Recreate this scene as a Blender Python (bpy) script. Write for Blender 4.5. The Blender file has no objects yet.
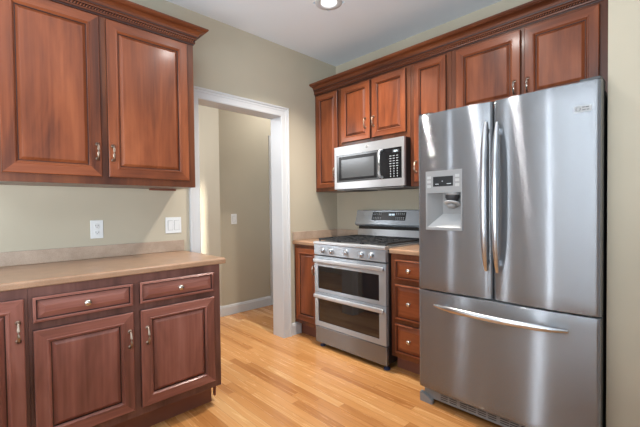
import bpy, bmesh, math, random
from mathutils import Vector, Matrix
random.seed(7)
S = bpy.context.scene
COL = S.collection
PI = math.pi

# ------------------------------------------------------------------ camera
def rot_matrix(yaw, pitch, roll):
    a, b, c = map(math.radians, (yaw, pitch, roll))
    fw = Vector((-math.sin(a)*math.cos(b), math.cos(a)*math.cos(b), math.sin(b)))
    r = Vector((math.cos(a), math.sin(a), 0)); u = r.cross(fw)
    r2 = r*math.cos(c)+u*math.sin(c); u2 = -r*math.sin(c)+u*math.cos(c)
    return Matrix((r2, u2, -fw)).transposed()
cam_data = bpy.data.cameras.new('camera'); cam = bpy.data.objects.new('camera', cam_data); COL.objects.link(cam)
cam.matrix_world = Matrix.Translation((2.6596, -2.8533, 1.2156)) @ rot_matrix(45.7191, -1.1955, -0.6496).to_4x4()
cam_data.sensor_fit = 'HORIZONTAL'; cam_data.sensor_width = 36
cam_data.lens = 36*360.0956/640
cam_data.shift_y = (216.026-213.5)/640
cam_data.clip_start = .05
S.camera = cam

# ------------------------------------------------------------------ world, light, exposure
S.view_settings.view_transform = 'Standard'; S.view_settings.look = 'None'
S.view_settings.gamma = 1; S.view_settings.use_curve_mapping = False
S.view_settings.exposure = -0.27
W = bpy.data.worlds.new('world'); S.world = W; W.use_nodes = True
W.node_tree.nodes['Background'].inputs[0].default_value = (.80, .92, 1.06, 1)
W.node_tree.nodes['Background'].inputs[1].default_value = .70

def area(name, loc, aim, sx, sy, power, color=(1, 1, 1), spread=180):
    l = bpy.data.lights.new(name, 'AREA'); l.shape = 'RECTANGLE'; l.size = sx; l.size_y = sy
    l.energy = power; l.color = color; l.spread = math.radians(spread)
    o = bpy.data.objects.new(name, l); COL.objects.link(o); o.location = loc
    o.rotation_euler = (Vector(aim)-Vector(loc)).to_track_quat('-Z', 'Y').to_euler()
    return o
COOL = (.86, .93, 1.0); WARM = (1.0, .97, .93)
# added window light behind the camera, placed for brightness and streaks on the steel
area('window_daylight', (-.775, -6.02, 1.26), (-.775, 0, 1.26), .34, 1.9, 34, COOL)
area('window_daylight', (1.20, -6.02, 1.26), (1.20, 0, 1.26), .27, 1.9, 30, COOL)
area('window_daylight', (4.20, -6.02, 1.26), (3.6, 0, 1.26), .95, 1.9, 2, COOL)
# added fill light behind the camera, no fixture, washing the ceiling
area('uplighter', (2.3, -3.7, 1.25), (1.8, -3.1, 3), 2.2, 1.6, 170, (.84, .94, 1.02))
# daylight in the room past the doorway
area('hall_daylight', (-1.9, -2.6, 2.5), (-1.8, -.8, .9), 1.4, 1.2, 68, (.95, .97, 1))
area('hall_beam', (-1.52, -1.9, 1.02), (-1.52, -.8, 1.00), .05, .95, 1.8, (1, .95, .85), 22)

# ------------------------------------------------------------------ materials
def srgb(r, g, b):
    f = lambda c: (c/255/12.92) if c/255 <= .04045 else ((c/255+.055)/1.055)**2.4
    return (f(r), f(g), f(b), 1)
def mat(name, col, rough=.5, metal=0, spec=.5, coat=0):
    m = bpy.data.materials.new(name); m.use_nodes = True; b = m.node_tree.nodes['Principled BSDF']
    b.inputs['Base Color'].default_value = col; b.inputs['Roughness'].default_value = rough
    b.inputs['Metallic'].default_value = metal; b.inputs['Specular IOR Level'].default_value = spec
    b.inputs['Coat Weight'].default_value = coat; b.inputs['Coat Roughness'].default_value = .15
    return m
class NT:
    def __init__(s, m): s.t = m.node_tree; s.b = s.t.nodes['Principled BSDF']
    def n(s, typ, ins=None, **kw):
        x = s.t.nodes.new(typ)
        for k, v in kw.items(): setattr(x, k, v)
        for k, v in (ins or {}).items():
            if isinstance(v, bpy.types.NodeSocket): s.t.links.new(v, x.inputs[k])
            else: x.inputs[k].default_value = v
        return x
    def math(s, op, a, b=0.0, c=0.0):
        return s.n('ShaderNodeMath', {0: a, 1: b, 2: c}, operation=op).outputs[0]
    def ramp(s, fac, stops):
        x = s.n('ShaderNodeValToRGB', {0: fac}); e = x.color_ramp.elements
        while len(e) < len(stops): e.new(.5)
        for i, (p, c) in enumerate(stops): e[i].position = p; e[i].color = c
        return x.outputs[0]
    def link(s, a, b): s.t.links.new(a, b)
def wood(name, axis, c0, c1, c2, rough=.34, coat=.22):
    """cherry with grain along an object axis"""
    m = mat(name, c1, rough, 0, .35, coat); q = NT(m)
    tc = q.n('ShaderNodeTexCoord').outputs['Object']
    sc = [7, 7, 7]; sc[axis] = 1.3
    sc2 = [70, 70, 70]; sc2[axis] = 2.5
    info = q.n('ShaderNodeObjectInfo').outputs['Random']
    off = q.n('ShaderNodeCombineXYZ', {0: q.math('MULTIPLY', info, 37.0), 1: q.math('MULTIPLY', info, 11.0), 2: 0.0}).outputs[0]
    v = q.n('ShaderNodeVectorMath', {0: tc, 1: off}, operation='ADD').outputs[0]
    m1 = q.n('ShaderNodeMapping', {'Vector': v, 'Scale': sc}).outputs[0]
    m2 = q.n('ShaderNodeMapping', {'Vector': v, 'Scale': sc2}).outputs[0]
    n1 = q.n('ShaderNodeTexNoise', {'Vector': m1, 'Scale': 1.0, 'Detail': 4.0, 'Roughness': .55, 'Distortion': .6}).outputs['Fac']
    n2 = q.n('ShaderNodeTexNoise', {'Vector': m2, 'Scale': 1.0, 'Detail': 2.0}).outputs['Fac']
    f = q.math('ADD', q.math('MULTIPLY', n1, .8), q.math('MULTIPLY', n2, .2))
    q.link(q.ramp(f, [(.28, c0), (.5, c1), (.72, c2)]), q.b.inputs['Base Color'])
    q.link(q.math('ADD', q.math('MULTIPLY', n2, .15), rough-.06), q.b.inputs['Roughness'])
    return m
CH = (srgb(72, 34, 19), srgb(122, 63, 35), srgb(150, 84, 50))
M = {}
M['wood_v'] = wood('cherry_upright_grain', 2, *CH)
M['wood_h'] = wood('cherry_level_grain', 0, *CH)
M['faded_v'] = wood('faded_cherry_upright_grain', 2, srgb(92, 54, 44), srgb(138, 86, 74), srgb(164, 112, 100), .36, .15)  # same cherry paled: reflected haze put into the left base cabinets' colour
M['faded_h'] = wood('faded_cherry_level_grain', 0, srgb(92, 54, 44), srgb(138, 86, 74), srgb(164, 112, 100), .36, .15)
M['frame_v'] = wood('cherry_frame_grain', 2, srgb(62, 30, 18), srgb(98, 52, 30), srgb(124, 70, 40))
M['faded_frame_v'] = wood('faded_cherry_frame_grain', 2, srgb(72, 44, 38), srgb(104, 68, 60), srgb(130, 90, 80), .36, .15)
M['crown_h'] = wood('cherry_crown_grain', 0, srgb(62, 30, 18), srgb(98, 50, 27), srgb(124, 68, 37))
M['glaze'] = mat('dark_glaze_in_grooves', srgb(52, 24, 18), .4)
M['toe'] = mat('toe_kick_brown', srgb(126, 78, 62), .5)
M['inside'] = mat('cabinet_underside', srgb(120, 82, 56), .6)

def brushed(name, col, rough, aniso=.75, tilt=.5, metal=.72):
    m = mat(name, col, rough, metal); q = NT(m)
    q.b.inputs['Anisotropic'].default_value = aniso
    q.b.inputs['Anisotropic Rotation'].default_value = .25
    q.link(q.n('ShaderNodeTangent', direction_type='RADIAL', axis='Z').outputs[0], q.b.inputs['Tangent'])
    tc = q.n('ShaderNodeTexCoord').outputs['Object']
    # fine horizontal brushing: each hairline tips the surface a little up or down
    hair = q.n('ShaderNodeMapping', {'Vector': tc, 'Scale': (9000, 9000, 60000)}).outputs[0]
    r = q.n('ShaderNodeTexWhiteNoise', {'Vector': hair}, noise_dimensions='3D').outputs['Color']
    sp = q.n('ShaderNodeSeparateXYZ', {0: r})
    k = q.math('SUBTRACT', q.math('ADD', q.math('ADD', sp.outputs[0], sp.outputs[1]), sp.outputs[2]), 1.5)
    off = q.n('ShaderNodeCombineXYZ', {0: 0.0, 1: 0.0, 2: q.math('MULTIPLY', k, tilt)}).outputs[0]
    g = q.n('ShaderNodeNewGeometry').outputs['Normal']
    nn = q.n('ShaderNodeVectorMath', {0: q.n('ShaderNodeVectorMath', {0: g, 1: off}, operation='ADD').outputs[0]}, operation='NORMALIZE').outputs[0]
    q.link(nn, q.b.inputs['Normal'])
    return m
M['steel'] = brushed('brushed_stainless_steel', (.24, .25, .265, 1), .13, .7, .60, .72)
M['steel_range'] = brushed('range_stainless_steel', (.44, .485, .53, 1), .24, .7, .66, .62)
M['steel_light'] = brushed('light_stainless_steel', (.58, .60, .63, 1), .34, .8)
M['steel_handle'] = mat('polished_steel', (.58, .60, .63, 1), .27, 1)
M['nickel'] = mat('satin_nickel', (.62, .56, .50, 1), .25, 1)
M['bronze'] = mat('aged_pewter', (.36, .28, .22, 1), .36, 1)
M['black'] = mat('black_enamel', srgb(22, 22, 24), .35)
M['black_side'] = mat('black_textured_case', srgb(26, 26, 28), .45)
M['dark_grey'] = mat('dark_grey_plastic', srgb(64, 66, 68), .45)
M['grey'] = mat('grey_plastic', srgb(140, 140, 140), .4)
M['grey_light'] = mat('light_grey_plastic', srgb(172, 172, 172), .4)
M['iron'] = mat('cast_iron', srgb(34, 34, 36), .55)
M['glass_black'] = mat('black_oven_glass', (.012, .012, .013, 1), .04, 0, .9)
M['glass_grey'] = mat('screened_grey_glass', (.11, .115, .12, 1), .16, .4, .35, 0)
M['display'] = mat('black_display_glass', (.008, .008, .009, 1), .25, 0, .25)
M['legend'] = mat('pale_grey_lettering', srgb(190, 194, 198), .5)
M['lit'] = mat('lit_digits', srgb(200, 220, 235), .5)
b = M['lit'].node_tree.nodes['Principled BSDF']; b.inputs['Emission Color'].default_value = (.75, .9, 1, 1); b.inputs['Emission Strength'].default_value = .8
M['white_trim'] = mat('white_semigloss_paint', srgb(200, 202, 204), .32)
M['white_plastic'] = mat('white_plastic', srgb(222, 224, 224), .3)
M['slot'] = mat('dark_slot', srgb(50, 50, 52), .6)
M['blue'] = mat('blue_packing_foam', srgb(28, 42, 78), .7)

def paint(name, c, bump=.06, var=.03):
    m = mat(name, c, .75, 0, .3); q = NT(m)
    tc = q.n('ShaderNodeTexCoord').outputs['Object']
    n = q.n('ShaderNodeTexNoise', {'Vector': tc, 'Scale': 1.3, 'Detail': 3.0}).outputs['Fac']
    c2 = tuple(x*(1-var*2) for x in c[:3])+(1,); c3 = tuple(x*(1+var) for x in c[:3])+(1,)
    q.link(q.ramp(n, [(.35, c2), (.65, c3)]), q.b.inputs['Base Color'])
    f = q.n('ShaderNodeTexNoise', {'Vector': tc, 'Scale': 260.0, 'Detail': 2.0}).outputs['Fac']
    bp = q.n('ShaderNodeBump', {'Height': f, 'Strength': bump, 'Distance': .002})
    q.link(bp.outputs[0], q.b.inputs['Normal'])
    return m
M['wall'] = paint('beige_wall_paint', srgb(184, 175, 156))
M['ceiling'] = paint('flat_white_ceiling_paint', srgb(222, 227, 232), .03, .01)

def laminate(name, c0, c1):
    m = mat(name, c1, .3, 0, .5, .2); q = NT(m)
    tc = q.n('ShaderNodeTexCoord').outputs['Object']
    a = q.n('ShaderNodeTexNoise', {'Vector': tc, 'Scale': 9.0, 'Detail': 6.0, 'Roughness': .65}).outputs['Fac']
    s = q.n('ShaderNodeTexNoise', {'Vector': tc, 'Scale': 240.0, 'Detail': 2.0}).outputs['Fac']
    f = q.math('ADD', q.math('MULTIPLY', a, .6), q.math('MULTIPLY', s, .4))
    q.link(q.ramp(f, [(.36, c0), (.64, c1)]), q.b.inputs['Base Color'])
    return m
M['laminate'] = laminate('tan_laminate', srgb(148, 116, 90), srgb(174, 138, 110))
M['laminate_splash'] = laminate('tan_splash_laminate', srgb(152, 132, 115), srgb(180, 160, 142))

def oak():
    m = mat('oak_strip_floor', srgb(214, 158, 92), .26, 0, .5, .15); q = NT(m)
    tc = q.n('ShaderNodeTexCoord').outputs['Object']
    sx = q.n('ShaderNodeSeparateXYZ', {0: tc}); x, y = sx.outputs[0], sx.outputs[1]
    yr = q.math('DIVIDE', y, .0575); row = q.math('FLOOR', yr); fy = q.math('FRACT', yr)
    rr = q.n('ShaderNodeTexWhiteNoise', {'W': row}, noise_dimensions='1D').outputs['Value']
    xr = q.math('ADD', q.math('DIVIDE', x, .78), q.math('MULTIPLY', rr, 17.0))
    cell = q.math('FLOOR', xr); fx = q.math('FRACT', xr)
    cv = q.n('ShaderNodeCombineXYZ', {0: row, 1: cell, 2: 0.0}).outputs[0]
    rnd = q.n('ShaderNodeTexWhiteNoise', {'Vector': cv}, noise_dimensions='3D').outputs['Value']
    gv = q.n('ShaderNodeVectorMath', {0: q.n('ShaderNodeVectorMath', {0: cv, 1: (3.1, 5.7, 0)}, operation='MULTIPLY').outputs[0],
             1: q.n('ShaderNodeMapping', {'Vector': tc, 'Scale': (1.6, 26, 1)}).outputs[0]}, operation='ADD').outputs[0]
    g = q.n('ShaderNodeTexNoise', {'Vector': gv, 'Scale': 1.4, 'Detail': 5.0, 'Roughness': .6, 'Distortion': 1.2}).outputs['Fac']
    f = q.math('ADD', q.math('MULTIPLY', rnd, .5), q.math('MULTIPLY', g, .55))
    colr = q.ramp(f, [(.12, srgb(150, 92, 46)), (.40, srgb(188, 130, 75)), (.65, srgb(202, 146, 90)), (.92, srgb(216, 172, 118))])
    e1 = q.math('LESS_THAN', q.math('MINIMUM', fy, q.math('SUBTRACT', 1.0, fy)), .018)
    e2 = q.math('LESS_THAN', fx, .0022)
    gap = q.math('MAXIMUM', e1, e2)
    mx = q.n('ShaderNodeMix', {0: q.math('MULTIPLY', gap, .55)}, data_type='RGBA')
    q.link(colr, mx.inputs[6]); mx.inputs[7].default_value = srgb(120, 70, 34)
    q.link(mx.outputs[2], q.b.inputs['Base Color'])
    q.link(q.math('ADD', q.math('MULTIPLY', g, .12), .2), q.b.inputs['Roughness'])
    return m
M['oak'] = oak()

# ------------------------------------------------------------------ mesh helpers
FINISH = {}
class MB:
    """collects shapes into one mesh"""
    def __init__(s): s.v = []; s.f = []; s.m = []; s.sm = []; s.mats = []
    def mi(s, m):
        m = M[FINISH.get(m, m)] if isinstance(m, str) else m
        if m not in s.mats: s.mats.append(m)
        return s.mats.index(m)
    def add(s, vs, fs, m, smooth=False):
        k = len(s.v); s.v += [tuple(v) for v in vs]; i = s.mi(m)
        for f in fs: s.f.append([a+k for a in f]); s.m.append(i); s.sm.append(smooth)
    def from_bm(s, bm, m, smooth=False):
        bm.verts.index_update()
        s.add([v.co.copy() for v in bm.verts], [[v.index for v in f.verts] for f in bm.faces], m, smooth); bm.free()
    def box(s, x0, x1, y0, y1, z0, z1, m, bev=0.0, seg=2):
        bm = bmesh.new(); bmesh.ops.create_cube(bm, size=1)
        for v in bm.verts:
            v.co = Vector(((x0+x1)/2+v.co.x*(x1-x0), (y0+y1)/2+v.co.y*(y1-y0), (z0+z1)/2+v.co.z*(z1-z0)))
        if bev > 0:
            bmesh.ops.bevel(bm, geom=list(bm.edges), offset=min(bev, .49*min(abs(x1-x0), abs(y1-y0), abs(z1-z0))), segments=seg, profile=.5, affect='EDGES')
        bmesh.ops.recalc_face_normals(bm, faces=bm.faces); s.from_bm(bm, m)
    def prism(s, pts, axis, a0, a1, m, smooth=False):
        """2D outline extruded; axis 'x': pts=(y,z); 'z': pts=(x,y); 'y': pts=(x,z)"""
        def P(p, a): return {'x': (a, p[0], p[1]), 'y': (p[0], a, p[1]), 'z': (p[0], p[1], a)}[axis]
        n = len(pts); vs = [P(p, a0) for p in pts]+[P(p, a1) for p in pts]
        bm = bmesh.new(); bv = [bm.verts.new(v) for v in vs]
        for i in range(n): bm.faces.new((bv[i], bv[(i+1) % n], bv[n+(i+1) % n], bv[n+i]))
        bm.faces.new(bv[:n]); bm.faces.new(bv[n:])
        bmesh.ops.recalc_face_normals(bm, faces=bm.faces); s.from_bm(bm, m, smooth)
    def lathe(s, prof, c, axis, m, n=20, smooth=True):
        """prof=(r,t) turned about an axis through c; t along the axis"""
        ax = Vector(axis).normalized(); q = ax.to_track_quat('Z', 'Y'); vs = []; fs = []
        for r, t in prof:
            for k in range(n):
                a = 2*PI*k/n; vs.append(Vector(c)+q @ Vector((r*math.cos(a), r*math.sin(a), t)))
        for i in range(len(prof)-1):
            for k in range(n):
                fs.append((i*n+k, i*n+(k+1) % n, (i+1)*n+(k+1) % n, (i+1)*n+k))
        s.add(vs, fs, m, smooth)
        s.add(vs[:n], [tuple(reversed(range(n)))], m); s.add(vs[-n:], [tuple(range(n))], m)
    def tube(s, path, rad, m, n=10, flat=None):
        """round bar along a path; rad number or list; flat=(a,b) cross-section scale"""
        P = [Vector(p) for p in path]; R = rad if isinstance(rad, (list, tuple)) else [rad]*len(P); vs = []; fs = []
        up0 = None; sa, sb = flat or (1, 1)
        for i, p in enumerate(P):
            t = (P[min(i+1, len(P)-1)]-P[max(i-1, 0)]).normalized()
            if up0 is None: up0 = Vector((0, 0, 1)) if abs(t.z) < .9 else Vector((1, 0, 0))
            b1 = t.cross(up0).normalized(); b2 = b1.cross(t).normalized()
            for k in range(n):
                a = 2*PI*k/n; vs.append(p+b1*math.cos(a)*R[i]*sa+b2*math.sin(a)*R[i]*sb)
        for i in range(len(P)-1):
            for k in range(n): fs.append((i*n+k, i*n+(k+1) % n, (i+1)*n+(k+1) % n, (i+1)*n+k))
        s.add(vs, fs, m, True)
        s.add(vs[:n], [tuple(range(n))], m); s.add(vs[-n:], [tuple(reversed(range(n)))], m)
    def build(s, name, parent=None, loc=None):
        me = bpy.data.meshes.new(name); me.from_pydata(s.v, [], s.f)
        for m in s.mats: me.materials.append(m)
        me.polygons.foreach_set('material_index', s.m); me.polygons.foreach_set('use_smooth', s.sm); me.update()
        bm = bmesh.new(); bm.from_mesh(me); bmesh.ops.recalc_face_normals(bm, faces=bm.faces); bm.to_mesh(me); bm.free()
        o = bpy.data.objects.new(name, me); COL.objects.link(o)
        if parent: o.parent = parent
        if loc: o.location = loc
        return o
def tag(o, label=None, cat=None, group=None, kind=None):
    if label: o['label'] = label
    if cat: o['category'] = cat
    if group: o['group'] = group
    if kind: o['kind'] = kind
    return o
def thing(name, label, cat, loc=(0, 0, 0), rz=0, group=None):
    o = bpy.data.objects.new(name, None); COL.objects.link(o); o.empty_display_size = .1
    o.location = loc; o.rotation_euler = (0, 0, rz)
    return tag(o, label, cat, group)
def struct(mb, name): return tag(mb.build(name), kind='structure')

# ------------------------------------------------------------------ measurements
H = 2.7355
OP_R, OP_L, OP_T = -.761, -1.566, 2.075        # doorway in the left wall
HX = -1.05                                       # hall wall face
WX, WY = 2.395, -.74                             # stub wall beside the fridge

# ------------------------------------------------------------------ structure
f = MB(); f.box(-4.2, 5.2, -6.2, 1.7, -.1, 0, 'oak'); struct(f, 'floor')
f = MB()
LX, LY, LR = .79, -.915, .085
f.box(-4.2, 5.2, -6.05, LY-LR, H, H+.12, 'ceiling'); f.box(-3.4, 5.8, LY+LR, 1.7, H, H+.12, 'ceiling')
f.box(-3.4, LX-LR, LY-LR, LY+LR, H, H+.12, 'ceiling'); f.box(LX+LR, 5.8, LY-LR, LY+LR, H, H+.12, 'ceiling')
struct(f, 'ceiling')
f = MB()
f.box(-.14, 0, -3.5, OP_L-.02, 0, H, 'wall'); f.box(-.14, 0, OP_R+.02, .14, 0, H, 'wall'); f.box(-.14, 0, OP_L-.02, OP_R+.02, OP_T+.02, H, 'wall')
# small old scuffs on the paint above the worktop
struct(f, 'wall_left')
f = MB(); f.box(0, 5.8, 0, .14, 0, H, 'wall'); struct(f, 'wall_far')
f = MB(); f.box(WX, 3.9, WY, 0, 0, H, 'wall'); struct(f, 'wall_side')
f = MB(); f.box(5.2, 5.34, -6.05, -3.0, 0, H, 'wall'); struct(f, 'wall_right')  # unseen wall, added to block sky light from the right
f = MB(); f.box(-4.2, HX, -.815, 1.6, 0, H, 'wall'); struct(f, 'wall_hall')
f = MB(); f.box(HX, -.14, 1.5, 1.6, 0, H, 'wall'); struct(f, 'wall_hall_end')
f = MB(); f.box(-4.2, -.14, -3.5, -3.36, 0, H, 'wall'); struct(f, 'wall_hall_near')  # unseen wall, added to keep bright glare out of the microwave glass
f = MB(); f.box(1.85, 2.80, -5.899, -5.86, .01, 2.05, 'dark_grey', .004)
for (c, d) in ((.2, .95), (1.1, 1.9)): f.box(1.97, 2.68, -5.862, -5.85, c, d, 'dark_grey', .004)
struct(f, 'door_2')  # unseen dark door, added for contrast in the refrigerator's reflection
# back wall; its window openings are added for light and steel streaks
def wall_with_windows(name, horiz, c, a0, a1, wins, z0, z1):
    f = MB()
    def bx(u0, u1, za, zb):
        if horiz: f.box(u0, u1, c-.14, c, za, zb, 'wall')
        else: f.box(c, c+.14, u0, u1, za, zb, 'wall')
    u = a0
    for (w0, w1) in wins:
        bx(u, w0, 0, H); bx(w0, w1, 0, z0); bx(w0, w1, z1, H); u = w1
    bx(u, a1, 0, H); return struct(f, name)
BW = [(-.95, -.60), (1.06, 1.34), (3.7, 4.7)]
wall_with_windows('wall_back', True, -5.9, -4.2, 5.2, BW, .30, 2.22)
k = 0
for (w0, w1) in BW:
    k += 1; f = MB()
    for (a, b_, c, d) in ((w0-.09, w0, .22, 2.3), (w1, w1+.09, .22, 2.3), (w0, w1, .22, .30), (w0, w1, 2.22, 2.3)):
        f.box(a, b_, -5.9, -5.88, c, d, 'white_trim', .003)
    f.box(w0, w1, -5.97, -5.94, 1.43, 1.47, 'white_trim'); f.box(w0, w0+.04, -5.97, -5.94, .30, 2.22, 'white_trim'); f.box(w1-.04, w1, -5.97, -5.94, .30, 2.22, 'white_trim')
    struct(f, 'window_%d' % k)  # unseen windows, added around the light panels
# doorway casing and jamb: stepped profile, mitred at the head
def casing(f, y0, y1, top, xf, w, zb=0.0, out=1):
    """profile (distance from opening, projection) swept up, over and down"""
    prof = [(0, 0), (0, .010), (.008, .014), (w*.55, .014), (w*.62, .017), (w*.78, .017), (w*.82, .024), (w-.004, .026), (w, .022), (w, 0)]
    pl = [(y0, zb, -1, 0), (y0, top, -1, 1), (y1, top, 1, 1), (y1, zb, 1, 0)]
    vs = []; n = len(prof)
    for (y, z, sy, sz) in pl:
        for (d, p) in prof: vs.append((xf+out*p, y+sy*d, z+sz*d))
    fs = [(i*n+j, i*n+j+1, (i+1)*n+j+1, (i+1)*n+j) for i in range(3) for j in range(n-1)]
    fs += [tuple(range(n)), tuple(range(3*n, 4*n))]
    f.add(vs, fs, 'white_trim')
f = MB()
casing(f, OP_L, OP_R, OP_T, 0, .086)
casing(f, OP_L, OP_R, OP_T, -.14, .086, out=-1)
f.box(-.14, 0, OP_R, OP_R+.02, 0, OP_T+.02, 'white_trim'); f.box(-.14, 0, OP_L-.02, OP_L, 0, OP_T+.02, 'white_trim'); f.box(-.14, 0, OP_L, OP_R, OP_T, OP_T+.02, 'white_trim')
struct(f, 'trim_1')
# casing and closed door on the hall wall, mostly behind the jamb
f = MB(); casing(f, -.045, .80, 2.055, HX, .086); struct(f, 'trim_2')
f = MB(); f.box(HX, HX+.012, -.045, .80, .01, 2.06, 'white_trim')
for (a, b_) in ((.12, .36), (.44, .68)):
    for (c, d) in ((.22, .95), (1.1, 1.9)): f.box(HX+.012, HX+.018, a, b_, c, d, 'white_trim', .004)
struct(f, 'door_1')
def base_board(name, pts_axis, a0, a1, c, out, h=.115):
    f = MB(); t = .015
    prof = [(0, 0), (t, 0), (t, h-.025), (t*.75, h-.018), (t*.75, h-.010), (t*.3, h), (0, h)]
    if pts_axis == 'y': f.prism([(c+out*p, z) for p, z in prof], 'y', a0, a1, 'white_trim')
    else: f.prism([(c+out*p, z) for p, z in prof], 'x', a0, a1, 'white_trim')
    return struct(f, name)
base_board('baseboard_hall', 'y', -.815, -.132, HX, 1)
base_board('baseboard_hall_return', 'x', -3.2, HX+.015, -.815, -1)
base_board('baseboard_left', 'y', OP_R+.087, -.5435, 0, 1)
base_board('baseboard_side', 'x', WX+.02, 3.9, WY, -1)

# ------------------------------------------------------------------ cabinet pieces (local: +x along the wall, -y out of it)
def ring_panel(f, x0, x1, z0, z1, rings, yb, mats):
    """nested rectangles: rings=(inset, out); mats per gap; last ring closed"""
    vs = []
    for (i, o) in rings:
        vs += [(x0+i, yb-o, z0+i), (x1-i, yb-o, z0+i), (x1-i, yb-o, z1-i), (x0+i, yb-o, z1-i)]
    for r in range(len(rings)-1):
        f.add(vs[r*4:r*4+8], [(k, (k+1) % 4, 4+(k+1) % 4, 4+k) for k in range(4)], mats[r])
    f.add(vs[-4:], [(0, 1, 2, 3)], mats[-1])
def frame_mesh(x0, x1, z0, z1, yb, t, st, horiz=False, bd=.015):
    f = MB(); a = 'wood_h' if horiz else 'wood_v'
    ring = [(0, 0), (0, t-.004), (.004, t), (st-bd, t), (st-bd+.002, t+.002), (st-bd*.55, t+.0015), (st-.003, t-.006), (st, t-.008), (st, t-.014)]
    vs = []
    for (i, o) in ring: vs += [(x0+i, yb-o, z0+i), (x1-i, yb-o, z0+i), (x1-i, yb-o, z1-i), (x0+i, yb-o, z1-i)]
    for r in range(len(ring)-1):
        for k in range(4):
            mm = 'glaze' if r in (0, 7) else ('wood_h' if k in (0, 2) else 'wood_v')
            q = [vs[r*4+k], vs[r*4+(k+1) % 4], vs[r*4+4+(k+1) % 4], vs[r*4+4+k]]
            f.add(q, [(0, 1, 2, 3)], mm)
    f.add([(x0, yb, z0), (x1, yb, z0), (x1, yb, z1), (x0, yb, z1)], [(3, 2, 1, 0)], 'wood_v')
    return f
def cup_handle(par, x, z, yb, l=.10, m='bronze'):
    """upright bar pull with flared feet"""
    f = MB(); h = l/2
    f.tube([(x, yb-.001, z+h*.80), (x, yb-.014, z+h*.82), (x, yb-.024, z+h*.62), (x, yb-.028, z+h*.2), (x, yb-.028, z-h*.2), (x, yb-.024, z-h*.62), (x, yb-.014, z-h*.82), (x, yb-.001, z-h*.80)],
           [.008, .0055, .005, .0065, .0065, .005, .0055, .008], m, 10)
    for s in (1, -1): f.lathe([(.010, 0), (.011, .003), (.007, .006)], (x, yb, z+s*h*.80), (0, -1, 0), m, 12)
    return f.build('handle', par)
def round_knob(par, x, z, yb, m='nickel', r=.016):
    f = MB(); f.lathe([(.010, 0), (.007, .004), (.006, .012), (r*.8, .017), (r, .022), (r*.9, .027), (r*.5, .030), (.001, .031)], (x, yb, z), (0, -1, 0), m, 18)
    return f.build('knob', par)
def raised(f, x0, x1, z0, z1, yb, t, slope, m='wood_v'):
    ring_panel(f, x0, x1, z0, z1, [(0, t-.013), (.0045, t-.013), (slope, t-.004), (slope+.003, t-.0025)], yb, ['glaze', m, m, m])
def door(par, x0, x1, z0, z1, yb, hx=None, hz=None, t=.020, st=None, hm='bronze'):
    st = st or min(.062, (x1-x0)*.2)
    d = frame_mesh(x0, x1, z0, z1, yb, t, st).build('door', par)
    p = MB(); raised(p, x0+st, x1-st, z0+st, z1-st, yb, t, .017 if x1-x0 > .3 else .014); p.build('panel', d)
    if hx is not None: cup_handle(d, hx, hz, yb-t, m=hm)
    return d
def drawer(par, x0, x1, z0, z1, yb, km='nickel', t=.020, r=.016, panel=True, kx=None):
    st = .013
    d = frame_mesh(x0, x1, z0, z1, yb, t, st, True, .005).build('drawer', par)
    p = MB(); raised(p, x0+st, x1-st, z0+st, z1-st, yb, t, .026, 'wood_h'); p.build('panel', d)
    round_knob(d, (x0+x1)/2 if kx is None else kx, (z0+z1)/2, yb-t+.003, km, r)
    return d
def carcass(par, x0, x1, z0, z1, depth, toe=0.0, toe_in=.075, open_grid=(), ends=(0, 0), mat_name='frame_v'):
    """box with a face frame; the toe space is set back"""
    f = MB(); f.box(x0, x1, -depth+.019, -.001, z0, z1, mat_name)
    f.build('body', par)
    f = MB(); f.box(x0, x1, -depth, -depth+.019, z0, z1, mat_name, .0015); f.build('face_frame', par)
    if toe > 0:
        f = MB(); f.box(x0+ends[0], x1-ends[1], -depth+toe_in, -.001, 0, toe, 'toe'); f.build('toe_kick', par)

# ------------------------------------------------------------------ left wall, base cabinets (rotated 90 degrees: local x = world y)
FR, TOE, UNDER = .6235, .1238, .8783
A0 = -2.676
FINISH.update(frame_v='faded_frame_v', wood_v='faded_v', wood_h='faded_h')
def wy(y, base): return y-base
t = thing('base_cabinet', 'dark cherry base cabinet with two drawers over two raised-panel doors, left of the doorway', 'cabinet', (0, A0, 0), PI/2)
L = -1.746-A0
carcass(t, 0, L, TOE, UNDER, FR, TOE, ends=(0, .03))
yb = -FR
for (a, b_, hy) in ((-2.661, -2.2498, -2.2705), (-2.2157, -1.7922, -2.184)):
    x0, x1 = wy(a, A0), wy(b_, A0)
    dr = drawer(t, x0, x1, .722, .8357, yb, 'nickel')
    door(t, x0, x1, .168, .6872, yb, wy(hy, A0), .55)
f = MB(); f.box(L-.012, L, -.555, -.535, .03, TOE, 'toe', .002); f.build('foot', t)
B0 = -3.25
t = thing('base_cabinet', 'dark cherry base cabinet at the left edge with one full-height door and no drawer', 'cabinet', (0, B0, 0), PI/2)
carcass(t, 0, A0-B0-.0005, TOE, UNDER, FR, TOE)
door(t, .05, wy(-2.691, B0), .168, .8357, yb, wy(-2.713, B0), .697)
FINISH.clear()
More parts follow.
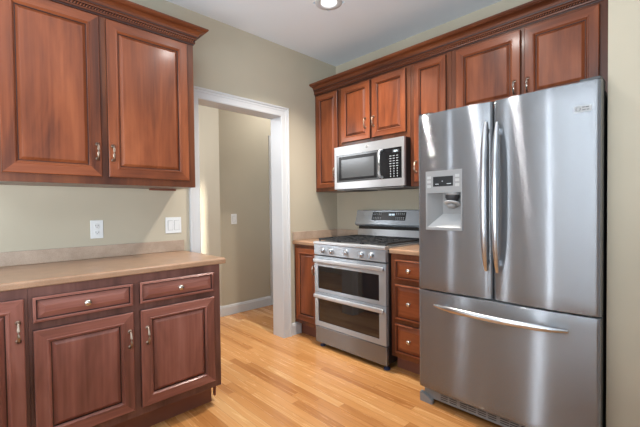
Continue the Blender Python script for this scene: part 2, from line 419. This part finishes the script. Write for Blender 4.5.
# worktop + splash
def worktop(name, label, loc, rz, L, d, under=UNDER, top=.9133, x0=0):
    f = MB(); r = .012
    prof = [(-.001, under+.001), (-d+.004, under+.001), (-d, under+.005)]
    for k in range(5):
        a = PI/2*k/4; prof.append((-d+r-r*math.cos(a), top-r+r*math.sin(a)))
    prof += [(-.001, top)]
    f.prism(prof, 'x', x0, L, 'laminate')
    o = f.build(name); o.location = loc; o.rotation_euler = (0, 0, rz)
    return tag(o, label, 'worktop')
worktop('countertop', 'long tan laminate countertop on the left cabinets under the outlet', (0, B0, 0), PI/2, -1.708-B0, .6337)
def splash(label, loc, rz, L, x0=0):
    f = MB(); f.box(x0, L, -.02, -.001, .9138, .994, 'laminate_splash', .003)
    o = f.build('backsplash'); o.location = loc; o.rotation_euler = (0, 0, rz); return tag(o, label, 'backsplash')
splash('low tan backsplash strip behind the long left countertop, below the outlet', (0, B0, 0), PI/2, -1.7035-B0)

# ------------------------------------------------------------------ left wall, upper cabinet
UD, UB, UT = .3297, 1.3672, 2.345
U0 = -2.775
t = thing('wall_cabinet', 'large cherry wall cabinet with two tall raised-panel doors above the left countertop', 'cabinet', (0, U0, 0), PI/2)
L = -1.7528-U0
carcass(t, 0, L, UB, UT, UD)
door(t, wy(-2.735, U0), wy(-2.3077, U0), 1.4096, 2.3056, -UD, wy(-2.331, U0), 1.548)
door(t, wy(-2.2735, U0), wy(-1.8005, U0), 1.4096, 2.3056, -UD, wy(-2.253, U0), 1.545)
f = MB(); f.box(L-.20, L-.02, -.06, -.035, UB-.012, UB-.0005, 'toe', .002); f.build('light_rail', t)
# crown mouldings with a twisted rope bead under the cove
def crown(name, label, loc, rz, L, d, z0, z1, pr, ret):
    t = thing(name, label, 'crown moulding', loc, rz)
    h = z1-z0; g = .0008
    prof = [(g, z0-.02), (.010, z0-.02), (.012, z0-.012), (.010, z0+.003), (.018, z0+.005), (.018, z0+.012), (.015, z0+.014), (.022, z0+.017), (.024, z0+.026)]
    for k in range(7):
        a = PI/2*k/6; prof.append((.026+(pr-.040)*(1-math.cos(a)), z0+.028+(h-.050)*math.sin(a)))
    prof += [(pr-.010, z1-.018), (pr-.004, z1-.014), (pr, z1-.008), (pr-.001, z1-.001), (pr-.006, z1), (g, z1)]
    f = MB(); n = len(prof); vs = []
    path = [(0, 0), (L, 1)]+([('w', 1)] if ret else [])
    for (px, k) in path:
        for (o, z) in prof:
            if px == 'w': vs.append((L+o, -.0008, z))
            elif k and ret: vs.append((L+o, -d-o, z))
            else: vs.append((px, -d-o, z))
    fs = [(i*n+j, i*n+j+1, (i+1)*n+j+1, (i+1)*n+j) for i in range(len(path)-1) for j in range(n-1)]
    for q in fs:
        f.add([vs[k] for k in q], [(0, 1, 2, 3)], 'glaze' if (q[0] % n) in (2, 3, 5, 7) else 'crown_h')
    f.add(vs[:n], [tuple(range(n))], 'crown_h'); f.add(vs[-n:], [tuple(range(n))], 'crown_h')
    f.build('cove', t)
    f = MB(); nb = int(L/.014)
    for i in range(nb):
        c = Vector(((i+.5)*L/nb, -d-.0145, z0-.004)); bm = bmesh.new()
        bmesh.ops.create_icosphere(bm, subdivisions=1, radius=1)
        mtx = Matrix.Translation(c) @ Matrix.Rotation(math.radians(35), 4, 'Y') @ Matrix.Diagonal((.0052, .007, .012, 1))
        bmesh.ops.transform(bm, matrix=mtx, verts=bm.verts); f.from_bm(bm, 'crown_h', True)
    f.build('rope_bead', t)
    # lower dark fillet
    f = MB(); f.box(0, L+(0 if not ret else .004), -d-.006, -d-.0008, z0-.030, z0-.0205, 'glaze', .002); f.build('fillet', t)
    return t
crown('crown_moulding', 'cherry crown moulding with rope bead, atop the left wall cabinet, mitred at its right end', (0, U0, 0), PI/2, L, UD, UT, 2.4213, .0775, True)

# ------------------------------------------------------------------ far wall, upper cabinets
VD, VB, VT = .3117, 1.383, 2.380
XM0, XM1 = .3444, 1.1003
t = thing('wall_cabinet', 'narrow cherry wall cabinet in the corner, left of the microwave', 'cabinet', (.001, 0, 0))
carcass(t, 0, XM0-.002, VB, VT, VD)
door(t, .035, .318, 1.415, 2.3335, -VD, .285, 1.562, st=.052)
t = thing('wall_cabinet', 'short cherry wall cabinet with two doors directly over the microwave', 'cabinet', (XM0, 0, 0))
carcass(t, 0, XM1-XM0-.001, 1.7785, VT, VD)
door(t, .3699-XM0, .7050-XM0, 1.8269, 2.3335, -VD, .661-XM0, 1.965, st=.055)
door(t, .7300-XM0, 1.0661-XM0, 1.8269, 2.3335, -VD, .750-XM0, 1.965, st=.055)
t = thing('wall_cabinet', 'narrow cherry wall cabinet between the microwave and the refrigerator', 'cabinet', (XM1, 0, 0))
carcass(t, 0, 1.4440-XM1-.001, VB, VT, VD)
door(t, 1.1412-XM1, 1.4055-XM1, 1.415, 2.3335, -VD, 1.160-XM1, 1.535, st=.052)
t = thing('wall_cabinet', 'wide cherry wall cabinet with two doors above the refrigerator', 'cabinet', (1.4440, 0, 0))
carcass(t, 0, 2.392-1.4440, 1.83, VT, VD)
door(t, 1.4834-1.444, 1.9046-1.444, 1.868, 2.3335, -VD, 1.872-1.444, 1.975, hm='nickel')
door(t, 1.9275-1.444, 2.3050-1.444, 1.868, 2.3335, -VD, 1.948-1.444, 1.975, hm='nickel')
crown('crown_moulding', 'long cherry crown moulding with rope bead running over the far wall cabinets and refrigerator', (.001, 0, 0), 0, 2.391, VD, VT, 2.456, .081, False)

# ------------------------------------------------------------------ far wall, base cabinets
RX0, RX1, RY = .3488, 1.1088, -.673
t = thing('base_cabinet', 'narrow cherry base cabinet with one door, between the doorway corner and the range', 'cabinet', (.001, 0, 0))
carcass(t, 0, RX0-.004, TOE, UNDER, .61, TOE)
door(t, .035, .330, .165, .845, -.61, .298, .66, st=.055)
t = thing('base_cabinet', 'cherry base cabinet with a stack of three drawers, between range and refrigerator', 'cabinet', (1.1125, 0, 0))
carcass(t, 0, .345, .112, UNDER, .61, .112)
for (z0, z1) in ((.692, .838), (.400, .656), (.150, .366)):
    drawer(t, .040, .315, z0, z1, -.61, 'nickel', r=.017, kx=.165)
worktop('countertop', 'small tan countertop piece in the corner, left of the range', (.0, 0, 0), 0, RX0-.002, .635, x0=.001)
worktop('countertop', 'small tan countertop piece above the three drawers, right of the range', (0, 0, 0), 0, 1.464, .635, x0=RX1+.003)
splash('low tan backsplash strip on the left wall beside the corner countertop', (0, -.636, 0), PI/2, .636-.0215)
splash('low tan backsplash strip on the far wall, left of the range', (0, 0, 0), 0, RX0-.002, x0=.001)
splash('low tan backsplash strip on the far wall, right of the range', (0, 0, 0), 0, 1.464, x0=RX1+.003)

# ------------------------------------------------------------------ gas range
t = thing('gas_range', 'stainless steel double-oven gas range between the far wall base cabinets', 'range', (0, 0, 0))
f = MB(); f.box(RX0+.002, RX1-.002, -.640, -.03, .045, .905, 'black_side', .003); f.build('body', t)
# control fascia, slightly leaning back
f = MB(); f.prism([(-.6405, .812), (-.673, .812), (-.676, .818), (-.676, .898), (-.672, .905), (-.6405, .905)], 'x', RX0, RX1, 'steel_range'); cp = f.build('control_panel', t)
for x in (.460, .557, .722, .884, .981):
    f = MB(); f.lathe([(.026, 0), (.026, .004), (.022, .007), (.021, .020), (.018, .026), (.010, .028), (.001, .028)], (x, -.676, .856), (0, -1, 0), 'steel_handle', 24)
    f.box(x-.004, x+.004, -.712, -.700, .838, .874, 'steel_light', .003)
    f.build('knob', cp)
# cooktop slab with a bullnose front lip
f = MB(); prof = [(-.06, .9055), (-.680, .9055), (-.684, .910), (-.684, .922), (-.678, .929), (-.645, .930), (-.635, .924), (-.10, .924), (-.06, .930)]
f.prism(prof, 'x', RX0-.001, RX1+.001, 'steel_light'); ct = f.build('cooktop', t)
f = MB(); f.box(RX0+.02, RX1-.02, -.625, -.105, .9242, .9275, 'dark_grey', .001); f.build('cooktop_well', ct)
for (x, y, r) in ((.48, -.50, .045), (.48, -.23, .04), (.729, -.365, .055), (.978, -.50, .05), (.978, -.23, .035)):
    f = MB(); f.lathe([(r, 0), (r, .008), (r*.8, .010), (r*.8, .015), (r*.72, .018), (.001, .018)], (x, y, .9278), (0, 0, 1), 'iron', 20); f.build('burner', ct)
gw = (RX1-RX0-.03)/3
for i in range(3):
    f = MB(); x0 = RX0+.015+i*gw+.003; x1 = x0+gw-.006; y0, y1 = -.630, -.100; zt = .953
    for y in (y0, y1): f.box(x0, x1, y-.006, y+.006, zt-.014, zt, 'iron', .003)
    for x in (x0, x1): f.box(x-.0055, x+.0055, y0, y1, zt-.014, zt, 'iron', .003)
    xm = (x0+x1)/2; f.box(xm-.004, xm+.004, y0, y1, zt-.012, zt, 'iron', .003)
    for y in (-.545, -.455, -.365, -.275, -.185): f.box(x0, x1, y-.004, y+.004, zt-.010, zt, 'iron', .003)
    for (x, y) in ((x0+.008, y0), (x1-.008, y0), (x0+.008, y1), (x1-.008, y1)): f.box(x-.007, x+.007, y-.006, y+.006, .9278, zt-.010, 'iron', .002)
    f.build('grate', ct)
def ring_slab(f, x0, x1, z0, z1, hx0, hx1, hz0, hz1, yb, yf, m):
    """slab with a rectangular hole"""
    for (a, b_, c, d) in ((x0, hx0, z0, z1), (hx1, x1, z0, z1), (hx0, hx1, z0, hz0), (hx0, hx1, hz1, z1)): f.box(a, b_, yf, yb, c, d, m)
def oven_door(z0, z1, wz0, wz1, hz):
    f = MB(); ring_slab(f, RX0, RX1, z0, z1, .391, 1.046, wz0, wz1, -.6405, RY, 'steel_range'); d = f.build('oven_door', t)
    f = MB(); f.box(.391, 1.046, -.668, -.645, wz0, wz1, 'glass_black', .001); f.build('glass', d)
    f = MB()
    f.box(RX0+.01, RX1-.01, -.704, -.688, hz-.016, hz+.016, 'steel_light', .008, 4)
    for x in (RX0+.022, RX1-.022): f.box(x-.012, x+.012, -.700, -.6735, hz-.012, hz+.010, 'steel_handle', .004)
    f.build('handle', d); return d
oven_door(.489, .803, .519, .716, .765)
oven_door(.190, .486, .232, .428, .455)
f = MB(); f.box(RX0, RX1, -.668, -.6405, .040, .182, 'steel', .004); f.build('bottom_panel', t)
for x in (RX0+.05, RX1-.03):
    f = MB(); f.lathe([(.024, 0), (.026, .012), (.012, .018), (.008, .046)], (x, -.625, 0), (0, 0, 1), 'blue', 14); f.build('foot', t)
for x in (RX0+.05, RX1-.05):
    f = MB(); f.lathe([(.018, 0), (.020, .006), (.010, .012), (.008, .046)], (x, -.10, 0), (0, 0, 1), 'black', 14); f.build('foot', t)
# backguard: riser, dark vent gap, sloped console
f = MB(); f.box(RX0, RX1, -.075, -.012, .9305, 1.012, 'steel_light', .002); bg = f.build('backguard', t)
f = MB(); f.box(RX0+.01, RX1-.01, -.068, -.012, 1.0125, 1.045, 'black', .001); f.build('vent_gap', bg)
f = MB(); f.prism([(-.012, 1.040), (-.085, 1.040), (-.108, 1.050), (-.116, 1.062), (-.078, 1.188), (-.068, 1.195), (-.012, 1.195)], 'x', RX0-.002, RX1+.002, 'steel_range'); f.build('console', bg)
def on_slope(z, off=0.0015):   # console face point
    k = (z-1.062)/(1.188-1.062); return -.116+k*.038-off
f = MB()
f.add([(x, on_slope(z), z) for (x, z) in ((.545, 1.100), (.915, 1.100), (.915, 1.176), (.545, 1.176))], [(0, 1, 2, 3)], 'display')
f.add([(x, on_slope(z, -.001), z) for (x, z) in ((.545, 1.100), (.915, 1.100), (.915, 1.176), (.545, 1.176))], [(3, 2, 1, 0)], 'display')
dp = f.build('display', t)
f = MB()
for i, x in enumerate((.735, .750, .768, .783)):
    g = MB(); g.box(x, x+.011, on_slope(1.151, .0035), on_slope(1.151, -.003), 1.142, 1.160, 'lit'); g.build('digit', dp)
for z in (1.112, 1.124, 1.150, 1.163):
    for x0 in (.560, .810):
        f = MB()
        for i in range(5):
            x = x0+i*.020
            f.add([(a, on_slope(zz, .002), zz) for (a, zz) in ((x, z), (x+.010, z), (x+.010, z+.003), (x, z+.003))], [(0, 1, 2, 3)], 'legend')
        f.build('key_legend_row', dp)

# ------------------------------------------------------------------ microwave
MX0, MX1, MY, MZ0, MZ1 = XM0+.001, XM1-.003, -.400, 1.379, 1.7765
t = thing('microwave', 'stainless over-the-range microwave hanging under the short wall cabinet', 'microwave', (0, 0, 0))
f = MB(); f.box(MX0, MX1, -.375, -.002, MZ0+.006, MZ1, 'black', .002); f.build('body', t)
f = MB(); ring_slab(f, MX0, MX1, MZ0+.012, MZ1, .372, 1.074, 1.452, 1.700, -.3755, MY, 'steel_light'); dr = f.build('door', t)
f = MB(); f.box(.372, .862, MY+.0015, -.380, 1.452, 1.700, 'glass_grey', .001); ring_slab(f, .400, .830, 1.470, 1.682, .430, .800, 1.490, 1.655, MY+.0012, MY+.0004, 'display'); f.build('window', dr)
f = MB(); f.tube([(.884, MY+.002, 1.468), (.884, MY-.030, 1.474), (.884, MY-.042, 1.50), (.884, MY-.045, 1.575), (.884, MY-.042, 1.655), (.884, MY-.030, 1.684), (.884, MY+.002, 1.690)], .0105, 'steel_light', 12); f.build('handle', dr)
f = MB(); f.box(.862, 1.074, MY+.0015, -.380, 1.452, 1.700, 'display', .001); kp = f.build('keypad', t)
f = MB(); f.box(.985, 1.050, MY-.0005, MY+.0014, 1.660, 1.682, 'slot', .001)
for i, x in enumerate((1.002, 1.013, 1.026)): f.box(x, x+.007, MY-.001, MY-.0004, 1.664, 1.678, 'lit')
f.build('clock_display', kp)
f = MB()
for r in range(9):
    for c in range(3):
        x = .968+c*.032; z = 1.470+r*.0205
        if r < 4:   # number keys
            s = .0045
            f.box(x-s*.7, x+s*.7, MY+.0002, MY+.0013, z-s, z+s, 'legend')
        else: f.box(x-.010, x+.008, MY+.0002, MY+.0013, z-.0022, z+.0022, 'legend')
f.build('key_legends', kp)
f = MB(); f.lathe([(.013, 0), (.013, .0012), (.0105, .0016), (.001, .0016)], (.725, MY+.0003, 1.742), (0, -1, 0), 'grey', 24)
f.tube([(.725+.0105*math.cos(a*PI/10), MY-.0016, 1.742+.0105*math.sin(a*PI/10)) for a in range(21)], .0009, 'grey_light', 6); f.build('emblem', dr)
f = MB(); f.box(MX0+.02, MX1-.02, -.385, -.03, MZ0, MZ0+.0055, 'grey', .001)
for (a, b_) in ((.40, .62), (.82, 1.05)): f.box(a, b_, -.33, -.10, MZ0-.004, MZ0+.001, 'slot', .001)
f.box(.66, .78, -.36, -.30, MZ0-.003, MZ0+.001, 'grey_light', .001); f.build('grease_filter', t)

# ------------------------------------------------------------------ refrigerator
FX0, FX1, FXS, FY, FT, FG = 1.477, 2.387, 1.926, -.854, 1.7765, .7085
t = thing('refrigerator', 'stainless french-door refrigerator with ice dispenser and bottom freezer drawer', 'refrigerator', (0, 0, 0))
f = MB(); f.box(FX0+.012, FX1-.004, -.775, -.03, .03, 1.752, 'black_side', .004); f.build('case', t)
def bow(x, x0, x1, b=.016, r=.016):
    """outward curve of a door front, with rounded upright edges"""
    u = (x-x0)/(x1-x0); y = b*(1-(2*u-1)**2)
    e = min(x-x0, x1-x)
    if e < r: y -= r-math.sqrt(max(0, r*r-(r-e)**2))
    return y
def curved_door(name, x0, x1, z0, z1, hole=None, b=.016, warp=0.0):
    f = MB(); yb = -.783; yf = FY+b*.6
    xs = [x0, x0+.001, x0+.003, x0+.006, x0+.010, x0+.016]; n = 18
    xs += [x0+.016+(x1-x0-.032)*i/n for i in range(1, n)]
    xs += [x1-.016, x1-.010, x1-.006, x1-.003, x1-.001, x1]
    zs = [z0, z0+.006]+[z0+(z1-z0)*k/14 for k in range(1, 14)]+[z1-.006, z1]
    if hole:
        hx0, hx1, hz0, hz1 = hole
        xs = sorted([x for x in xs if abs(x-hx0) > .006 and abs(x-hx1) > .006]+[hx0, hx1]); zs = sorted([z for z in zs if abs(z-hz0) > .01 and abs(z-hz1) > .01]+[hz0, hz1])
    def Y(x, z):
        e = .003 if z in (z0, z1) else 0
        u = (z-z0)/(z1-z0)
        return yf-bow(x, x0, x1, b+warp*(u-.5))+e
    V = [[(x, Y(x, z), z) for z in zs] for x in xs]; nz = len(zs)
    vs = [v for c in V for v in c]; fs = []
    for i in range(len(xs)-1):
        for j in range(nz-1):
            if hole and hx0-1e-6 <= xs[i] and xs[i+1] <= hx1+1e-6 and hz0-1e-6 <= zs[j] and zs[j+1] <= hz1+1e-6: continue
            fs.append((i*nz+j, (i+1)*nz+j, (i+1)*nz+j+1, i*nz+j+1))
    f.add(vs, fs, 'steel', True)
    # rim back to the hinge plane
    for i in range(len(xs)-1):
        for z, j in ((z0, 0), (z1, nz-1)):
            f.add([V[i][j], V[i+1][j], (xs[i+1], yb, z), (xs[i], yb, z)], [(0, 1, 2, 3)], 'steel_light' if z == z1 else 'dark_grey')
    for x, c in ((x0, V[0]), (x1, V[-1])):
        f.add([c[0], c[-1], (x, yb, z1), (x, yb, z0)], [(0, 1, 2, 3)], 'dark_grey')
    if not hole: f.add([(x0, yb, z0), (x1, yb, z0), (x1, yb, z1), (x0, yb, z1)], [(0, 1, 2, 3)], 'dark_grey')
    return f.build(name, t), (lambda x: yf-bow(x, x0, x1, b))
DX0, DX1, DZ0, DZ1 = 1.541, 1.766, 1.080, 1.431
ld, Yl = curved_door('door', FX0, FXS-.002, FG+.006, FT, (DX0, DX1, DZ0, DZ1), .016, .010)
rd, Yr = curved_door('door', FXS+.002, FX1, FG+.006, FT, None, .015, .002)
fd, Yd = curved_door('freezer_drawer', FX0, FX1, .098, FG-.004, None, .014)
ld['label'] = 'left refrigerator door with the ice and water dispenser'
# dispenser: bezel, deep recess, spout, tray, display
yfc = min(Yl(DX0), Yl(DX1))-.003
f = MB(); rx0, rx1, rz0, rz1 = DX0+.009, DX1-.008, DZ0+.016, 1.300
ring_slab(f, DX0, DX1, DZ0, DZ1, rx0, rx1, rz0, rz1, yfc+.012, yfc, 'grey')
yk = -.790+.005
f.add([(rx0, yfc+.001, rz0), (rx0, yfc+.001, rz1), (rx0+.062, yk, rz1), (rx0+.062, yk, rz0+.078)], [(0, 1, 2, 3)], 'grey')
f.add([(rx1, yfc+.001, rz0), (rx1, yfc+.001, rz1), (rx1, yk, rz1), (rx1, yk, rz0+.078)], [(3, 2, 1, 0)], 'grey')
f.add([(rx0, yk, rz0), (rx1, yk, rz0), (rx1, yk, rz1), (rx0, yk, rz1)], [(0, 1, 2, 3)], 'grey')
f.add([(rx0, yfc+.001, rz1), (rx1, yfc+.001, rz1), (rx1, yk, rz1), (rx0, yk, rz1)], [(0, 1, 2, 3)], 'grey')
f.add([(rx0, yfc+.001, rz0), (rx1, yfc+.001, rz0), (rx1, yk, rz0+.078), (rx0+.062, yk, rz0+.078)], [(0, 1, 2, 3)], 'grey_light')
dsp = f.build('dispenser', t)
f = MB(); f.lathe([(.038, 0), (.040, .018), (.030, .036), (.020, .045)], (rx1-.066, yfc+.036, rz1-.010), (0, 0, -1), 'slot', 20)
f.lathe([(.046, 0), (.048, .004), (.044, .008), (.030, .009)], (rx1-.066, yfc+.036, rz1-.060), (0, -.35, -1), 'grey_light', 24)
f.lathe([(.026, 0), (.030, .006), (.022, .016), (.010, .018)], (rx1-.070, yfc+.036, rz1-.072), (0, -.3, -1), 'grey', 20)
f.lathe([(.044, 0), (.046, .010), (.040, .014)], (rx1-.060, yfc+.038, rz1-.001), (0, 0, -1), 'grey', 24); f.build('spout', dsp)
f = MB(); f.box(1.590, 1.713, yfc-.002, yfc+.0004, 1.338, 1.396, 'display', .0006)
for (x, z, w_) in ((1.604, 1.350, .022), (1.676, 1.350, .026), (1.645, 1.366, .008)): f.box(x, x+w_, yfc-.0026, yfc-.0016, z, z+.0035, 'legend')
f.build('display', dsp)
f = MB()
for (x, z) in ((1.563, 1.392), (1.563, 1.368), (1.563, 1.340), (1.738, 1.395), (1.738, 1.370), (1.738, 1.342)):
    f = MB(); f.box(x-.012, x+.012, yfc-.0016, yfc+.0004, z-.008, z+.008, 'grey_light', .0007); f.build('button', dsp)
# bowed door pulls
def pull(par, pts, rads, name='handle'):
    f = MB(); f.tube(pts, rads, 'steel_handle', 14, flat=(1, 1)); return f.build(name, par)
def vertical_pull(par, x, Yf, zt, zb, lean):
    n = 16; pts = []; rr = []
    y0 = Yf(x)
    pts.append((x, y0+.002, zt-.035)); rr.append(.016)
    for i in range(n+1):
        u = i/n; z = zt+(zb-zt)*u; bowd = .020+.034*math.sin(PI*u)**.6
        pts.append((x+lean*math.sin(PI*u), y0-bowd, z)); rr.append(.007+.0115*min(1, 5*min(u, 1-u)+.15))
    pts.append((x, y0+.002, zb+.035)); rr.append(.016)
    # bar and its two posts are one casting
    f = MB(); f.tube(pts[1:-1], rr[1:-1], 'steel_handle', 14)
    for zz in (zt-.045, zb+.045): f.tube([(x, y0+.001, zz), (x, y0-.036, zz)], [.013, .010], 'steel_handle', 12, flat=(1, 1.7))
    return f.build('handle', par)
vertical_pull(ld, 1.899, Yl, 1.665, .872, .0)
vertical_pull(rd, 1.957, Yr, 1.655, .868, .0)
f = MB(); n = 18; pts = []; rr = []
for i in range(n+1):
    u = i/n; x = 1.600+(2.268-1.600)*u
    pts.append((x, Yd(x)-.018-.040*math.sin(PI*u)**.6, .630)); rr.append(.007+.0115*min(1, 5*min(u, 1-u)+.15))
f.tube(pts, rr, 'steel_handle', 14)
for x in (1.665, 2.205): f.tube([(x, Yd(x)+.001, .630), (x, Yd(x)-.042, .630)], [.012, .010], 'steel_handle', 12)
f.build('handle', fd)
# maker's badge
f = MB(); yb_ = Yr(2.291)-.0006
def yq(x): return Yr(x)-.0018
f.add([(2.289, yq(2.289), 1.640), (2.352, yq(2.352), 1.640), (2.352, yq(2.352), 1.667), (2.289, yq(2.289), 1.667)], [(0, 1, 2, 3)], 'grey_light')
f.tube([(2.303+.0085*math.cos(a*PI/8), yq(2.303)-.0010, 1.6535+.0085*math.sin(a*PI/8)) for a in range(17)], .0016, 'dark_grey', 6)
for (x, z, w_) in ((2.318, 1.658, .010), (2.331, 1.658, .012), (2.318, 1.646, .013), (2.334, 1.646, .010)):
    f.add([(x, yq(x)-.0008, z), (x+w_, yq(x+w_)-.0008, z), (x+w_, yq(x+w_)-.0008, z+.005), (x, yq(x)-.0008, z+.005)], [(0, 1, 2, 3)], 'dark_grey')
f.build('badge', rd)
for (x0, x1) in ((FX0+.01, FX0+.08), (FX1-.08, FX1-.006)):
    f = MB(); f.prism([(-.845, FT+.0005), (-.845, FT+.012), (-.80, FT+.020), (-.70, FT+.020), (-.70, 1.7525), (-.781, 1.7525), (-.781, FT+.0005)], 'x', x0, x1, 'dark_grey'); f.build('hinge_cover', t)
f = MB(); f.box(FX0+.02, FX1-.02, -.812, -.7755, .024, .094, 'grey', .004); kg = f.build('kick_grille', t)
f = MB()
for i in range(12):
    x = FX0+.13+i*.056
    if i % 4 == 2: x += .008
    for z in (.040, .052, .064, .076): f.box(x, x+.044, -.8132, -.811, z, z+.005, 'slot')
f.build('vent_slots', kg)
for (a, b_) in ((FX0+.004, FX0+.085), (FX1-.085, FX1-.004)):
    f = MB(); f.prism([(a, .0), (b_, .0), (b_, .022), (a+.03, .050), (a, .058)] if a < 1.6 else [(a, 0), (b_, 0), (b_, .070), (a, .030)], 'y', -.840, -.8125, 'grey'); f.build('foot_cover', t)

# ------------------------------------------------------------------ outlet and switches
def plate(name, label, cat, loc, w, h, kind):
    t = thing(name, label, cat, loc, PI/2)
    f = MB(); f.box(-w/2, w/2, -.006, -.0005, -h/2, h/2, 'white_plastic', .0025); f.build('cover_plate', t)
    if kind == 'outlet':
        for dz in (.021, -.021):
            f = MB(); f.lathe([(.0165, 0), (.0165, .0018), (.015, .0024), (.001, .0024)], (0, -.0058, dz), (0, -1, 0), 'white_plastic', 20)
            f.box(-.0075, -.005, -.0088, -.0078, dz-.001, dz+.008, 'slot'); f.box(.005, .0075, -.0088, -.0078, dz-.001, dz+.007, 'slot')
            f.box(-.0025, .0025, -.0088, -.0078, dz-.009, dz-.005, 'slot'); f.build('socket', t)
    else:
        for dx in ([-.023, .023] if kind == 2 else [0]):
            f = MB(); f.prism([(-.0055, -.034), (-.0075, -.034), (-.0115, .034), (-.0055, .034)], 'x', dx-.0165, dx+.0165, 'white_plastic'); f.build('rocker', t)
            f = MB(); ring_slab(f, dx-.0185, dx+.0185, -.036, .036, dx-.0170, dx+.0170, -.0345, .0345, -.0058, -.0066, 'grey'); f.build('rocker_gap', t)
plate('wall_outlet', 'white duplex outlet on the wall above the long left countertop', 'outlet', (0, -2.2665, 1.098), .072, .117, 'outlet')
plate('light_switch', 'white double rocker switch on the kitchen wall beside the doorway', 'light switch', (0, -1.774, 1.105), .117, .117, 2)
plate('light_switch', 'white single switch on the hall wall seen through the doorway', 'light switch', (HX, -.641, 1.104), .074, .118, 1)

for o in COL.objects:
    if o.parent is None and 'label' in o:
        if o.name.startswith('backsplash'): o['group'] = 'low backsplash strips'
        if o.name.startswith('countertop'): o['group'] = 'tan countertops'
        if o.name.startswith('wall_cabinet'): o['group'] = 'cherry wall cabinets'
        if o.name.startswith('base_cabinet'): o['group'] = 'cherry base cabinets'
# ------------------------------------------------------------------ recessed ceiling light
t = thing('ceiling_light', 'round recessed ceiling light, lit, near the top of the picture', 'ceiling light', (LX, LY, H))
f = MB(); prof = [(.055, .050), (.060, .0), (.064, -.004), (.098, -.004), (.100, -.0005)]
n = 40; vs = [(r*math.cos(2*PI*k/n), r*math.sin(2*PI*k/n), z) for (r, z) in prof for k in range(n)]
f.add(vs, [(i*n+k, i*n+(k+1) % n, (i+1)*n+(k+1) % n, (i+1)*n+k) for i in range(len(prof)-1) for k in range(n)], 'white_trim', True); f.build('trim_ring', t)
bulb = mat('glowing_lamp_lens', (1, 1, 1, 1), .5); bb = bulb.node_tree.nodes['Principled BSDF']
bb.inputs['Emission Color'].default_value = (1, .95, .88, 1); bb.inputs['Emission Strength'].default_value = 12
f = MB(); f.lathe([(.055, 0), (.055, .004), (.045, -.004), (.001, -.008)], (0, 0, .040), (0, 0, 1), bulb, 32); f.build('lens', t)
def down(x, y, p, c=WARM, sp=180):
    l = bpy.data.lights.new('ceiling_lamp_light', 'AREA'); l.shape = 'DISK'; l.size = .12; l.energy = p; l.color = c; l.spread = math.radians(sp)
    o = bpy.data.objects.new('ceiling_lamp_light', l); COL.objects.link(o); o.location = (x, y, H-.012)
down(LX, LY, 31, (1, .92, .82), 115)
down(1.55, -1.45, 9)  # added fill without a fixture, brightens the range corner
down(-.6, -.1, 11); down(-.6, -2.0, 6)  # added hall fills, no fixtures above them
